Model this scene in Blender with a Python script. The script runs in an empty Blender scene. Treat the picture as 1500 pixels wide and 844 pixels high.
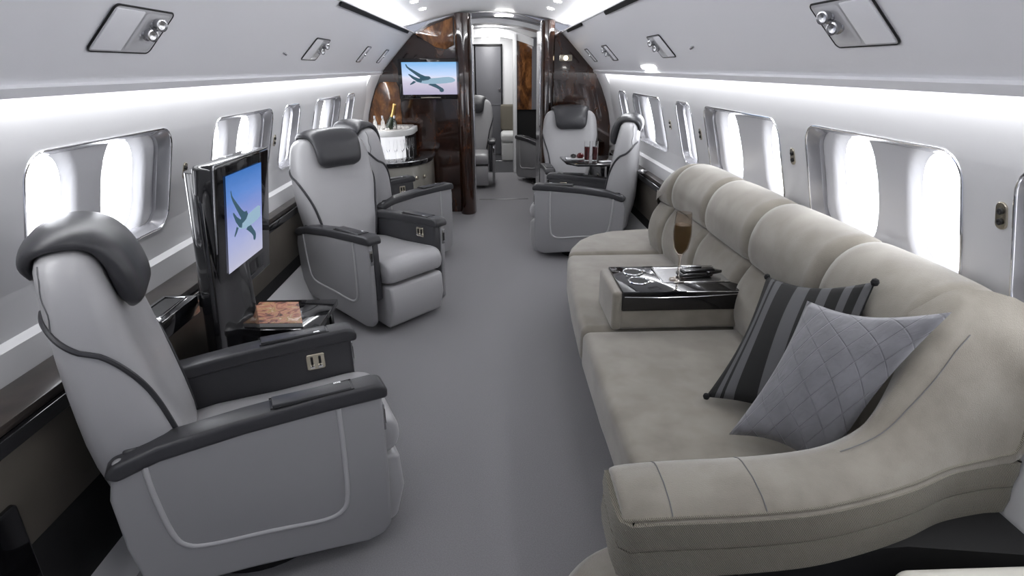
import bpy, bmesh, math, random
from mathutils import Vector, Matrix, Euler
random.seed(7)
PI = math.pi
SC = bpy.context.scene
COL = SC.collection

# ------------------------------------------------------------------ camera
F, CX, CY = 850.0, 750.0, 422.0
VPX, VPY, ROLL = 720.0, 99.0, math.radians(1.0)
d = Vector(((VPX-CX)/F, (CY-VPY)/F, -1)).normalized()
u = Vector((-math.sin(ROLL), math.cos(ROLL), 0)); u = (u - d*u.dot(d)).normalized()
xx = d.cross(u)
cam = bpy.data.cameras.new('camera'); camo = bpy.data.objects.new('camera', cam); COL.objects.link(camo)
R3 = Matrix((xx, d, u))
camo.matrix_world = Matrix.Translation((0.03, 0, 1.47)) @ R3.to_4x4()
cam.sensor_width = 36; cam.lens = F/1500*36; cam.clip_start = .02
SC.camera = camo

# ------------------------------------------------------------------ world, exposure, large lights
SC.view_settings.view_transform = 'Standard'; SC.view_settings.look = 'None'
SC.view_settings.gamma = 1; SC.view_settings.use_curve_mapping = False
SC.view_settings.exposure = 0.44
w = bpy.data.worlds.new('world'); SC.world = w; w.use_nodes = True
w.node_tree.nodes['Background'].inputs[0].default_value = (.80, .84, 1, 1)
w.node_tree.nodes['Background'].inputs[1].default_value = 0.36

def area(name, loc, direc, sx, sy, power, color=(1, 1, 1), spread=PI):
    l = bpy.data.lights.new(name, 'AREA'); l.shape = 'RECTANGLE'; l.size = sx; l.size_y = sy
    l.energy = power; l.color = color; l.spread = spread
    o = bpy.data.objects.new(name, l); COL.objects.link(o)
    z = -Vector(direc).normalized(); y = Vector((0, 1, 0)); x = y.cross(z).normalized(); y = z.cross(x)
    o.matrix_world = Matrix.Translation(loc) @ Matrix((x, y, z)).transposed().to_4x4()
    return o
for s in (-1, 1):
    area('cove_light', (s*1.118, 2.6, 1.452), (s*.55, 0, -.83), .03, 7.2, 14, (.97, .98, 1))
    area('slot_light', (s*.765, 2.6, 1.815), (-s*.95, 0, .30), .03, 7.2, 15, (.96, .97, 1))
    for y in (.9, 2.7, 4.7, 5.25):  # the nearer pairs are added out of view to light the foreground
        l = bpy.data.lights.new('downlight_lamp', 'SPOT'); l.energy = 2.5; l.spot_size = 1.9; l.spot_blend = .8; l.shadow_soft_size = .04
        l.color = (1, .97, .93)
        o = bpy.data.objects.new('downlight_lamp', l); COL.objects.link(o); o.location = (s*.50, y, 1.88)
area('galley_light', (.17, 8.0, 2.0), (0, 0, -1), .5, 2.2, 24, (1, 1, 1))
area('lounge_light', (.17, 10.0, 2.0), (0, 0, -1), .9, .6, 22, (1, 1, 1))

# ------------------------------------------------------------------ materials
def nodes(m): return m.node_tree.nodes, m.node_tree.links
def mat(name, col, rough=.5, metal=0, coat=0, bump=0, bscale=200, var=0, vscale=4, trans=0, emis=None, estr=0, ior=1.45, sheen=0, coatr=.03, col2=None, detail=3):
    m = bpy.data.materials.new(name); m.use_nodes = True; N, L = nodes(m); b = N['Principled BSDF']
    b.inputs['Base Color'].default_value = (*col, 1); b.inputs['Roughness'].default_value = rough
    b.inputs['Metallic'].default_value = metal; b.inputs['Coat Weight'].default_value = coat; b.inputs['Coat Roughness'].default_value = coatr
    b.inputs['Transmission Weight'].default_value = trans; b.inputs['IOR'].default_value = ior
    b.inputs['Sheen Weight'].default_value = sheen
    if emis: b.inputs['Emission Color'].default_value = (*emis, 1); b.inputs['Emission Strength'].default_value = estr
    tc = N.new('ShaderNodeTexCoord')
    if var or col2:
        n = N.new('ShaderNodeTexNoise'); n.inputs['Scale'].default_value = vscale; n.inputs['Detail'].default_value = detail
        L.new(tc.outputs['Object'], n.inputs['Vector'])
        r = N.new('ShaderNodeMix'); r.data_type = 'RGBA'
        c2 = col2 if col2 else tuple(min(1, c*(1+var)) for c in col)
        c1 = col if col2 else tuple(c*(1-var) for c in col)
        r.inputs[6].default_value = (*c1, 1); r.inputs[7].default_value = (*c2, 1)
        mr = N.new('ShaderNodeMapRange'); mr.inputs[1].default_value = .35; mr.inputs[2].default_value = .65
        L.new(n.outputs['Fac'], mr.inputs[0]); L.new(mr.outputs[0], r.inputs[0]); L.new(r.outputs[2], b.inputs['Base Color'])
    if bump:
        n = N.new('ShaderNodeTexNoise'); n.inputs['Scale'].default_value = bscale; n.inputs['Detail'].default_value = 2
        L.new(tc.outputs['Object'], n.inputs['Vector'])
        bp = N.new('ShaderNodeBump'); bp.inputs['Strength'].default_value = bump; bp.inputs['Distance'].default_value = .002
        L.new(n.outputs['Fac'], bp.inputs['Height']); L.new(bp.outputs[0], b.inputs['Normal'])
    return m
M = {}
M['ceil'] = mat('ceiling_panel', (.88, .88, .91), .45)
M['ceilc'] = mat('ceiling_centre', (.80, .80, .81), .4)
M['wall'] = mat('sidewall_panel', (.60, .60, .61), .42, bump=.03, bscale=400)
M['carpet'] = mat('carpet', (.205, .200, .212), .95, bump=.6, bscale=700, var=.10, vscale=260, sheen=.2)
M['carpet_dark'] = mat('dark_carpet', (.05, .05, .055), .95, bump=.5, bscale=500)
M['leather'] = mat('light_leather', (.40, .397, .405), .28, bump=.10, bscale=420)
M['leather2'] = mat('panel_leather', (.285, .283, .29), .36, bump=.12, bscale=420)
M['dark'] = mat('dark_leather', (.040, .040, .044), .33, bump=.15, bscale=420)
M['base'] = mat('black_base', (.007, .007, .0075), .6)
M['black'] = mat('black_lacquer', (.006, .006, .007), .08, coat=.6)
M['chrome'] = mat('chrome', (.82, .82, .83), .10, metal=1)
M['steel'] = mat('brushed_steel', (.55, .55, .56), .25, metal=1)
M['brass'] = mat('antique_nickel', (.62, .57, .46), .2, metal=1)
M['velvet'] = mat('velvet', (.245, .225, .19), .9, bump=.5, bscale=500, col2=(.185, .166, .136), vscale=9, sheen=.45, detail=8)
M['glossw'] = mat('glossy_white', (.62, .62, .64), .16, coat=.3)
M['winpan'] = mat('window_inner_panel', (.62, .62, .64), .28)
M['reveal'] = mat('window_reveal', (.42, .42, .44), .22, metal=.6)
M['shade'] = mat('lit_window_shade', (.9, .9, .92), .4, emis=(.93, .95, 1), estr=4.5)
M['ledge'] = mat('ledge_wood', (.035, .028, .024), .3, coat=.2, var=.3, vscale=18)
M['cabinet'] = mat('cabinet_front', (.085, .075, .062), .45, var=.08, vscale=6)
M['trim'] = mat('white_trim', (.85, .85, .86), .25)
M['pinstripe'] = mat('seat_stitch', (.12, .12, .125), .5)
M['cushion'] = mat('grey_quilted', (.165, .165, .18), .75, var=.12, vscale=14, sheen=.25)
def quilt(m):
    N, L = nodes(m); b = N['Principled BSDF']; tc = N.new('ShaderNodeTexCoord'); hs = []
    for ang in (.5, -1.0):
        mp = N.new('ShaderNodeMapping'); mp.inputs['Rotation'].default_value = (0, 0, ang); L.new(tc.outputs['UV'], mp.inputs[0])
        sp = N.new('ShaderNodeSeparateXYZ'); L.new(mp.outputs[0], sp.inputs[0])
        a = N.new('ShaderNodeMath'); a.operation = 'PINGPONG'; a.inputs[1].default_value = .075; L.new(sp.outputs[0], a.inputs[0])
        c = N.new('ShaderNodeMath'); c.operation = 'MINIMUM'; c.inputs[1].default_value = .006; L.new(a.outputs[0], c.inputs[0]); hs.append(c)
    n = N.new('ShaderNodeTexNoise'); n.inputs['Scale'].default_value = 9; n.inputs['Detail'].default_value = 3; n.inputs['Distortion'].default_value = 1; L.new(tc.outputs['UV'], n.inputs['Vector'])
    k = N.new('ShaderNodeMath'); k.operation = 'MULTIPLY'; k.inputs[1].default_value = .012; L.new(n.outputs['Fac'], k.inputs[0])
    a = N.new('ShaderNodeMath'); L.new(hs[0].outputs[0], a.inputs[0]); L.new(hs[1].outputs[0], a.inputs[1])
    a2 = N.new('ShaderNodeMath'); L.new(a.outputs[0], a2.inputs[0]); L.new(k.outputs[0], a2.inputs[1])
    bp = N.new('ShaderNodeBump'); bp.inputs['Strength'].default_value = .8; bp.inputs['Distance'].default_value = .35
    L.new(a2.outputs[0], bp.inputs['Height']); L.new(bp.outputs[0], b.inputs['Normal'])
quilt(M['cushion'])
M['tassel'] = mat('black_fabric', (.008, .008, .009), .9)
M['amber'] = mat('amber_liquid', (.16, .115, .06), .05, trans=.5, ior=1.33)
M['wine'] = mat('red_drink', (.12, .01, .012), .08, trans=.3, ior=1.33)
M['glass'] = mat('clear_glass', (1, 1, 1), .0, trans=1, ior=1.45)
M['smoke'] = mat('tinted_glass', (.9, .84, .78), .02, trans=1, ior=1.12)
M['lamp'] = mat('lamp_lens', (1, 1, 1), .3, emis=(1, .98, .95), estr=12)
M['frost'] = mat('frosted_lit_panel', (.9, .9, .92), .4, emis=(.95, .96, 1), estr=.45)
M['gold'] = mat('gold_foil', (.8, .5, .18), .35, metal=1)
M['greeng'] = mat('dark_bottle_glass', (.02, .03, .015), .06, coat=.5)
M['ice'] = mat('ice', (.75, .72, .68), .15, bump=1, bscale=60)
M['doorg'] = mat('grey_door', (.17, .17, .185), .35)
M['greige'] = mat('bar_front', (.20, .19, .165), .35, coat=.2)
M['taupe'] = mat('taupe_fabric', (.16, .145, .115), .8, bump=.3)
M['white_fabric'] = mat('white_fabric', (.68, .68, .67), .8, bump=.3)
M['cream'] = mat('cream_leather', (.62, .60, .54), .4, bump=.1, bscale=300)
M['paper'] = mat('paper_edge', (.6, .6, .58), .7)
M['warmlamp'] = mat('warm_lamp', (1, .9, .7), .3, emis=(1, .82, .55), estr=5)

def wood(name, dark, mid, hot, sc=1.5, rough=.10):
    m = bpy.data.materials.new(name); m.use_nodes = True; N, L = nodes(m); b = N['Principled BSDF']
    tc = N.new('ShaderNodeTexCoord'); mp = N.new('ShaderNodeMapping'); mp.inputs['Scale'].default_value = (sc, sc, sc*.45)
    n = N.new('ShaderNodeTexNoise'); n.inputs['Scale'].default_value = 3.2; n.inputs['Detail'].default_value = 9; n.inputs['Distortion'].default_value = 2.2
    v = N.new('ShaderNodeTexNoise'); v.inputs['Scale'].default_value = 26; v.inputs['Detail'].default_value = 6; v.inputs['Distortion'].default_value = 1
    L.new(tc.outputs['Object'], mp.inputs[0]); L.new(mp.outputs[0], n.inputs['Vector']); L.new(mp.outputs[0], v.inputs['Vector'])
    a = N.new('ShaderNodeMath'); a.operation = 'MULTIPLY_ADD'; a.inputs[1].default_value = .35
    L.new(v.outputs['Fac'], a.inputs[0]); L.new(n.outputs['Fac'], a.inputs[2])
    cr = N.new('ShaderNodeValToRGB'); e = cr.color_ramp.elements
    e[0].position = .52; e[0].color = (*dark, 1); e[1].position = .86; e[1].color = (*hot, 1)
    k = e.new(.70); k.color = (*mid, 1)
    L.new(a.outputs[0], cr.inputs[0]); L.new(cr.outputs[0], b.inputs['Base Color'])
    b.inputs['Roughness'].default_value = rough; b.inputs['Coat Weight'].default_value = .8; b.inputs['Coat Roughness'].default_value = .03
    return m
M['wood'] = wood('walnut_burl', (.012, .005, .0035), (.030, .011, .006), (.062, .023, .010))
M['woodwarm'] = wood('amber_burl', (.05, .02, .009), (.15, .06, .02), (.30, .13, .045))

def ribbed():
    m = bpy.data.materials.new('ribbed_fabric'); m.use_nodes = True; N, L = nodes(m); b = N['Principled BSDF']
    b.inputs['Roughness'].default_value = .95; b.inputs['Sheen Weight'].default_value = .15
    tc = N.new('ShaderNodeTexCoord'); mp = N.new('ShaderNodeMapping'); mp.inputs['Rotation'].default_value = (.3, .6, 0)
    wv = N.new('ShaderNodeTexWave'); wv.inputs['Scale'].default_value = 95; wv.inputs['Distortion'].default_value = 3; wv.inputs['Detail'].default_value = 2
    L.new(tc.outputs['Object'], mp.inputs[0]); L.new(mp.outputs[0], wv.inputs['Vector'])
    cr = N.new('ShaderNodeMix'); cr.data_type = 'RGBA'; cr.inputs[6].default_value = (.09, .08, .06, 1); cr.inputs[7].default_value = (.27, .25, .20, 1)
    L.new(wv.outputs['Fac'], cr.inputs[0]); L.new(cr.outputs[2], b.inputs['Base Color'])
    bp = N.new('ShaderNodeBump'); bp.inputs['Strength'].default_value = .6; bp.inputs['Distance'].default_value = .002
    L.new(wv.outputs['Fac'], bp.inputs['Height']); L.new(bp.outputs[0], b.inputs['Normal'])
    return m
M['rib'] = ribbed()

def ramp_mat(name, stops, axis, estr=0, rough=.6, noise=0, nscale=5, metal=0, const=False):
    """colour bands along an object axis (0..1 in Generated)"""
    m = bpy.data.materials.new(name); m.use_nodes = True; N, L = nodes(m); b = N['Principled BSDF']
    tc = N.new('ShaderNodeTexCoord'); sp = N.new('ShaderNodeSeparateXYZ'); L.new(tc.outputs['UV'], sp.inputs[0])
    src = sp.outputs[axis]
    if noise:
        n = N.new('ShaderNodeTexNoise'); n.inputs['Scale'].default_value = nscale; n.inputs['Detail'].default_value = 6
        mp = N.new('ShaderNodeMapping'); mp.inputs['Scale'].default_value = (1, 3.2, 1)
        L.new(tc.outputs['UV'], mp.inputs[0]); L.new(mp.outputs[0], n.inputs['Vector'])
        a = N.new('ShaderNodeMath'); a.operation = 'MULTIPLY_ADD'; a.inputs[1].default_value = noise
        L.new(n.outputs['Fac'], a.inputs[0]); L.new(src, a.inputs[2])
        a2 = N.new('ShaderNodeMath'); a2.operation = 'SUBTRACT'; a2.inputs[1].default_value = noise*.5; L.new(a.outputs[0], a2.inputs[0]); src = a2.outputs[0]
    cr = N.new('ShaderNodeValToRGB'); e = cr.color_ramp.elements
    if const: cr.color_ramp.interpolation = 'CONSTANT'
    e[0].position = stops[0][0]; e[0].color = (*stops[0][1], 1); e[1].position = stops[-1][0]; e[1].color = (*stops[-1][1], 1)
    for p, c in stops[1:-1]: k = e.new(p); k.color = (*c, 1)
    L.new(src, cr.inputs[0]); b.inputs['Roughness'].default_value = rough; b.inputs['Metallic'].default_value = metal
    if estr:
        b.inputs['Base Color'].default_value = (0.01, .01, .01, 1)
        L.new(cr.outputs[0], b.inputs['Emission Color']); b.inputs['Emission Strength'].default_value = estr
    else: L.new(cr.outputs[0], b.inputs['Base Color'])
    return m
M['sky1'] = ramp_mat('screen_sky_bulkhead', [(0, (.32, .30, .42)), (.35, (.45, .42, .52)), (.52, (.55, .55, .66)), (.62, (.42, .52, .72)), (1, (.16, .36, .62))], 1, 1.0, .2, .12, 4)
M['sky2'] = ramp_mat('screen_sky_monitor', [(0, (.36, .36, .46)), (.3, (.26, .29, .48)), (.55, (.18, .22, .46)), (.78, (.08, .18, .46)), (1, (.03, .12, .36))], 1, 1.0, .2, .12, 4)
K, G = (.004, .004, .004), (.085, .085, .09)
M['stripe'] = ramp_mat('striped_velvet', [(0, K), (.07, G), (.11, K), (.14, G), (.22, K), (.40, G), (.52, K), (.62, G), (.70, K), (.80, G), (.86, K), (.93, G), (.985, K)], 0, 0, .85, const=True)
M['jet'] = mat('screen_jet', (0, 0, 0), .4, emis=(.03, .07, .10), estr=1)
M['jetl'] = mat('screen_jet_light', (0, 0, 0), .4, emis=(.22, .33, .42), estr=1)
def magmat():
    m = bpy.data.materials.new('magazine_cover'); m.use_nodes = True; N, L = nodes(m); b = N['Principled BSDF']
    tc = N.new('ShaderNodeTexCoord'); n = N.new('ShaderNodeTexNoise'); n.inputs['Scale'].default_value = 16; n.inputs['Detail'].default_value = 5; n.inputs['Distortion'].default_value = 1.5
    L.new(tc.outputs['Object'], n.inputs['Vector']); cr = N.new('ShaderNodeValToRGB'); e = cr.color_ramp.elements
    e[0].position = .36; e[0].color = (.05, .01, .008, 1); e[1].position = .68; e[1].color = (.8, .62, .55, 1)
    for p, c in ((.45, (.35, .12, .08)), (.52, (.55, .28, .18)), (.58, (.35, .22, .05))): k = e.new(p); k.color = (*c, 1)
    L.new(n.outputs['Fac'], cr.inputs[0]); L.new(cr.outputs[0], b.inputs['Base Color']); b.inputs['Roughness'].default_value = .3
    return m
M['mag'] = magmat()

# ------------------------------------------------------------------ mesh helpers
def link(name, bm, m, parent=None, smooth=True, ang=38, sub=0):
    me = bpy.data.meshes.new(name)
    bmesh.ops.recalc_face_normals(bm, faces=bm.faces)
    bm.to_mesh(me); bm.free()
    for mm in (m if isinstance(m, (list, tuple)) else [m]): me.materials.append(M[mm] if isinstance(mm, str) else mm)
    if smooth:
        me.shade_smooth(); me.set_sharp_from_angle(angle=math.radians(ang))
    o = bpy.data.objects.new(name, me); COL.objects.link(o)
    if parent: o.parent = parent
    if sub:
        s = o.modifiers.new('sub', 'SUBSURF'); s.levels = sub; s.render_levels = sub
    return o
def tag(o, label, cat, group=None):
    o['label'] = label; o['category'] = cat
    if group: o['group'] = group
    return o
def struct(o): o['kind'] = 'structure'; return o
def empty(name, loc=(0, 0, 0), rz=0):
    o = bpy.data.objects.new(name, None); COL.objects.link(o); o.location = loc; o.rotation_euler = (0, 0, rz); o.empty_display_size = .05
    return o
def B(): return bmesh.new()
def box(bm, x0, x1, y0, y1, z0, z1, bev=0, seg=3, mtx=None, mi=0):
    t = bmesh.new(); bmesh.ops.create_cube(t, size=1)
    for v in t.verts: v.co = Vector((x0+(v.co.x+.5)*(x1-x0), y0+(v.co.y+.5)*(y1-y0), z0+(v.co.z+.5)*(z1-z0)))
    if bev: bmesh.ops.bevel(t, geom=t.edges[:], offset=bev, segments=seg, profile=.5, affect='EDGES', clamp_overlap=True)
    return merge(bm, t, mtx, mi)
def merge(bm, t, mtx=None, mi=0):
    if mtx is not None: t.transform(mtx)
    mp = {v: bm.verts.new(v.co) for v in t.verts}
    for f in t.faces:
        nf = bm.faces.new([mp[v] for v in f.verts]); nf.material_index = mi
    t.free(); return bm
def prism(bm, pts, axis, a0, a1, bev=0, seg=3, mtx=None, mi=0):
    """pts 2d; axis 'x': pts=(y,z); 'y': pts=(x,z); 'z': pts=(x,y)"""
    t = bmesh.new()
    def P(p, a): return {'x': (a, p[0], p[1]), 'y': (p[0], a, p[1]), 'z': (p[0], p[1], a)}[axis]
    lo = [t.verts.new(P(p, a0)) for p in pts]; hi = [t.verts.new(P(p, a1)) for p in pts]
    n = len(pts); t.faces.new(lo[::-1]); t.faces.new(hi)
    for i in range(n): t.faces.new((lo[i], lo[(i+1) % n], hi[(i+1) % n], hi[i]))
    bmesh.ops.recalc_face_normals(t, faces=t.faces)
    if bev:
        e = [e for e in t.edges if len(e.link_faces) == 2 and e.calc_face_angle(0) > .6]
        bmesh.ops.bevel(t, geom=e, offset=bev, segments=seg, profile=.5, affect='EDGES', clamp_overlap=True)
    return merge(bm, t, mtx, mi)
def loft(bm, rings, cap=True, closed=True, mi=0):
    R = [[bm.verts.new(p) for p in r] for r in rings]; n = len(R[0])
    for a, b in zip(R[:-1], R[1:]):
        for i in range(n if closed else n-1):
            f = bm.faces.new((a[i], a[(i+1) % n], b[(i+1) % n], b[i])); f.material_index = mi
    if cap and closed:
        for r in (R[0][::-1], R[-1]):
            f = bm.faces.new(r); f.material_index = mi
    return bm
def tube(bm, pts, r, n=8, cyc=False, mi=0):
    pts = [Vector(p) for p in pts]; rings = []
    up = Vector((0, 0, 1)); N_ = len(pts); prev = None
    for i, p in enumerate(pts):
        a = pts[(i-1) % N_] if (i > 0 or cyc) else p; b = pts[(i+1) % N_] if (i < N_-1 or cyc) else p
        t = (b-a).normalized()
        if prev is None: s = t.cross(up if abs(t.z) < .9 else Vector((1, 0, 0))).normalized()
        else: s = (prev - t*prev.dot(t)).normalized()
        prev = s; q = t.cross(s)
        rr = r[i] if isinstance(r, (list, tuple)) else r
        rings.append([p + s*rr*math.cos(2*PI*k/n) + q*rr*math.sin(2*PI*k/n) for k in range(n)])
    if cyc: rings.append(rings[0]); loft(bm, rings, cap=False, mi=mi)
    else: loft(bm, rings, mi=mi)
    return bm
def lathe(bm, prof, c=(0, 0, 0), n=28, mi=0):
    rings = [[(c[0]+r*math.cos(2*PI*k/n), c[1]+r*math.sin(2*PI*k/n), c[2]+z) for k in range(n)] for r, z in prof]
    return loft(bm, rings, mi=mi)
def rrect(cx, cy, hx, hy, r, n=6):
    out = []
    for (sx, sy, a0) in ((1, 1, 0), (-1, 1, PI/2), (-1, -1, PI), (1, -1, 1.5*PI)):
        for k in range(n+1):
            a = a0 + PI/2*k/n; out.append((cx+sx*(hx-r)+r*math.cos(a), cy+sy*(hy-r)+r*math.sin(a)))
    return out
def smooth_path(pts, n=6):
    P = [Vector(p) for p in pts]; out = []
    for i in range(len(P)-1):
        p0 = P[max(i-1, 0)]; p1 = P[i]; p2 = P[i+1]; p3 = P[min(i+2, len(P)-1)]
        for k in range(n):
            t = k/n
            out.append(.5*((2*p1)+(p2-p0)*t+(2*p0-5*p1+4*p2-p3)*t*t+(3*p1-p0-3*p2+p3)*t**3))
    out.append(P[-1]); return out
def lerp(tab, z):
    if z <= tab[0][0]: return tab[0][1]
    for (a, va), (b, vb) in zip(tab[:-1], tab[1:]):
        if z <= b: t = (z-a)/(b-a); return va+(vb-va)*t
    return tab[-1][1]
def slerp(tab, z):   # smooth interpolation
    if z <= tab[0][0]: return tab[0][1]
    for i, ((a, va), (b, vb)) in enumerate(zip(tab[:-1], tab[1:])):
        if z <= b:
            t = (z-a)/(b-a); m0 = 0 if i == 0 else (vb-tab[i-1][1])/(b-tab[i-1][0]); m1 = 0 if i+2 >= len(tab) else (tab[i+2][1]-va)/(tab[i+2][0]-a)
            h = b-a
            return (2*t**3-3*t*t+1)*va+(t**3-2*t*t+t)*h*m0+(-2*t**3+3*t*t)*vb+(t**3-t*t)*h*m1
    return tab[-1][1]
def copy_tree(o, parent=None):
    c = o.copy(); COL.objects.link(c)
    if parent is not None: c.parent = parent
    for ch in list(o.children): copy_tree(ch, c)
    return c

# ------------------------------------------------------------------ the cabin shell
WALLP = [(0, 1.10), (.30, 1.24), (.68, 1.275), (.768, 1.278), (.782, 1.302), (.90, 1.29), (1.05, 1.255), (1.25, 1.20), (1.40, 1.165), (1.475, 1.150)]
def wx(z): return lerp(WALLP, z)
Y0, Y1, YE = -1.6, 6.35, 10.6
def strip(prof, y0, y1, th, side):
    """profile [(x,z)] swept along y; given a thickness outward"""
    bm = B(); rings = []
    n = len(prof); nor = []
    for i in range(n):
        a = prof[max(i-1, 0)]; b = prof[min(i+1, n-1)]; dx, dz = b[0]-a[0], b[1]-a[1]; l = math.hypot(dx, dz) or 1
        nor.append((dz/l, -dx/l))
    loop = list(prof) + [(p[0]+q[0]*th, p[1]+q[1]*th) for p, q in zip(prof, nor)][::-1]
    for y in (y0, y1): rings.append([(side*p[0], y, p[1]) for p in loop])
    return loft(bm, rings)
bm = B(); box(bm, -1.4, 1.4, Y0, 8.74, -.03, 0); struct(link('floor', bm, 'carpet', smooth=False))
bm = B(); box(bm, -1.4, 1.4, 8.74, YE+.1, -.03, 0); struct(link('floor_aft', bm, 'carpet_dark', smooth=False))

WIN = {-1: [(1.58, 2.34), (2.70, 3.45), (3.62, 3.95), (4.28, 5.02), (5.22, 5.54)],
       1: [(.42, 1.27), (1.43, 2.21), (2.43, 3.33), (3.55, 3.86), (4.20, 5.07), (5.30, 5.63)]}
ZW0, ZW1 = .885, 1.265
def apply_mods(o):
    dg = bpy.context.evaluated_depsgraph_get(); me = bpy.data.meshes.new_from_object(o.evaluated_get(dg)); o.modifiers.clear(); o.data = me
wallobjs = {}
for s, nm in ((-1, 'left'), (1, 'right')):
    prof = [(x, z) for z, x in WALLP]
    # refine the profile
    pr = []
    for z in [0, .15, .30, .5, .68, .768, .782, .84, .9, .97, 1.05, 1.15, 1.25, 1.33, 1.40, 1.475]: pr.append((wx(z), z))
    o = link('wall_'+nm, strip(pr, Y0, YE, .03, s), 'wall', ang=30)
    cb = B()
    for y0, y1 in WIN[s]:
        rr = rrect((y0+y1)/2, (ZW0+ZW1)/2, (y1-y0)/2, (ZW1-ZW0)/2, min(.075, (y1-y0)*.3), 7)
        prism(cb, rr, 'x', min(s*1.0, s*1.5), max(s*1.0, s*1.5))
    co = link('cutter', cb, 'wall')
    md = o.modifiers.new('b', 'BOOLEAN'); md.operation = 'DIFFERENCE'; md.object = co; md.solver = 'EXACT'
    bpy.context.view_layer.update(); apply_mods(o)
    bpy.data.objects.remove(co, do_unlink=True); struct(o)
    o.data.shade_smooth(); o.data.set_sharp_from_angle(angle=math.radians(30))

# window units
wi = 0
for s in (-1, 1):
    for (y0, y1) in WIN[s]:
        wi += 1
        cy, cz, hy, hz = (y0+y1)/2, (ZW0+ZW1)/2, (y1-y0)/2, (ZW1-ZW0)/2; r = min(.075, (y1-y0)*.3)
        root = struct(empty('window_%d' % wi, (s*wx(cz), cy, cz))); O = Vector(root.location)
        def W(p, dx): return Vector((s*(wx(p[1])+dx), p[0], p[1])) - O
        rr = rrect(cy, cz, hy, hz, r, 7)
        bm = B(); tube(bm, [W(p, -.0005) for p in rr], .0038, 8, cyc=True); link('frame', bm, 'chrome', root)
        bm = B(); rr2 = rrect(cy, cz, hy-.012, hz-.012, r*.9, 7); rr3 = rrect(cy, cz, hy-.03, hz-.02, r*.85, 7)
        loft(bm, [[W(p, .0) for p in rr], [W(p, .02) for p in rr2], [W(p, .035) for p in rr3], [W(p, .06) for p in rr3]], cap=False)
        link('reveal', bm, 'reveal', root)
        # moulded inner panel: a hollow in it around every lit shade
        ow = hy*2
        ovs = [(cy-hy+.155, .122), (cy+hy-.215, .118)] if ow > .6 else [(cy, min(.13, hy-.045))]
        ohz = hz-.014
        def hollow(y, z):
            g = 0
            for (oy, oa) in ovs:
                r_ = (abs((y-oy)/oa)**3.0+abs((z-cz)/ohz)**3.0)**(1/3.0)
                t = min(1, max(0, (1.14-r_)/.26)); g = max(g, t*t*(3-2*t))
            return g*.045
        bm = B(); nu, nv = int(ow*110), 34; gy, gz = hy-.022, hz-.014; V = []
        for a in range(nu+1):
            V.append([bm.verts.new(W((cy-gy+2*gy*a/nu, cz-gz+2*gz*b/nv), .050+hollow(cy-gy+2*gy*a/nu, cz-gz+2*gz*b/nv))) for b in range(nv+1)])
        for a in range(nu):
            for b in range(nv): bm.faces.new((V[a][b], V[a+1][b], V[a+1][b+1], V[a][b+1]))
        link('inner_panel', bm, 'winpan', root, ang=80)
        for (oy, oa) in ovs:
            n = 32
            def el(f):
                out = []
                for k in range(n):
                    a = 2*PI*k/n; c_, s_ = math.cos(a), math.sin(a); e_ = 2/3.0
                    out.append((oy+oa*f*math.copysign(abs(c_)**e_, c_), cz+ohz*f*math.copysign(abs(s_)**e_, s_)))
                return out
            bm = B(); loft(bm, [[W(p, .087) for p in el(.94)], [W(p, .089) for p in el(.88)], [W(p, .088) for p in el(.5)], [W(p, .084) for p in el(.02)]], cap=False)
            link('shade', bm, 'shade', root)

# ceiling: slanted side panels, centre vault, coves
for s, nm in ((-1, 'left'), (1, 'right')):
    pr = [(1.062, 1.440), (1.082, 1.418), (1.074, 1.428), (1.0, 1.505), (.87, 1.645), (.74, 1.782), (.722, 1.800), (.735, 1.806)]
    struct(link('ceiling_'+nm, strip(pr, Y0, Y1, .012, s), 'ceil', ang=50))
    pr = [(1.17, 1.46), (1.165, 1.478), (1.10, 1.480), (1.07, 1.46)]
    struct(link('trim_%d' % (1 if s < 0 else 2), strip(pr, Y0, Y1, .01, s), 'trim'))
    pr = [(.72, 1.80), (.80, 1.79), (.83, 1.83), (.80, 1.862)]
    struct(link('trim_%d' % (3 if s < 0 else 4), strip(pr, Y0, Y1, .01, s), 'trim'))
pr = [(.81, 1.856), (.70, 1.882), (.55, 1.918), (.4, 1.95), (.2, 1.983), (0, 1.992), (-.2, 1.983), (-.4, 1.95), (-.55, 1.918), (-.70, 1.882), (-.81, 1.856)]
struct(link('ceiling', strip(pr, Y0, Y1, .02, 1), 'ceilc'))
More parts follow.
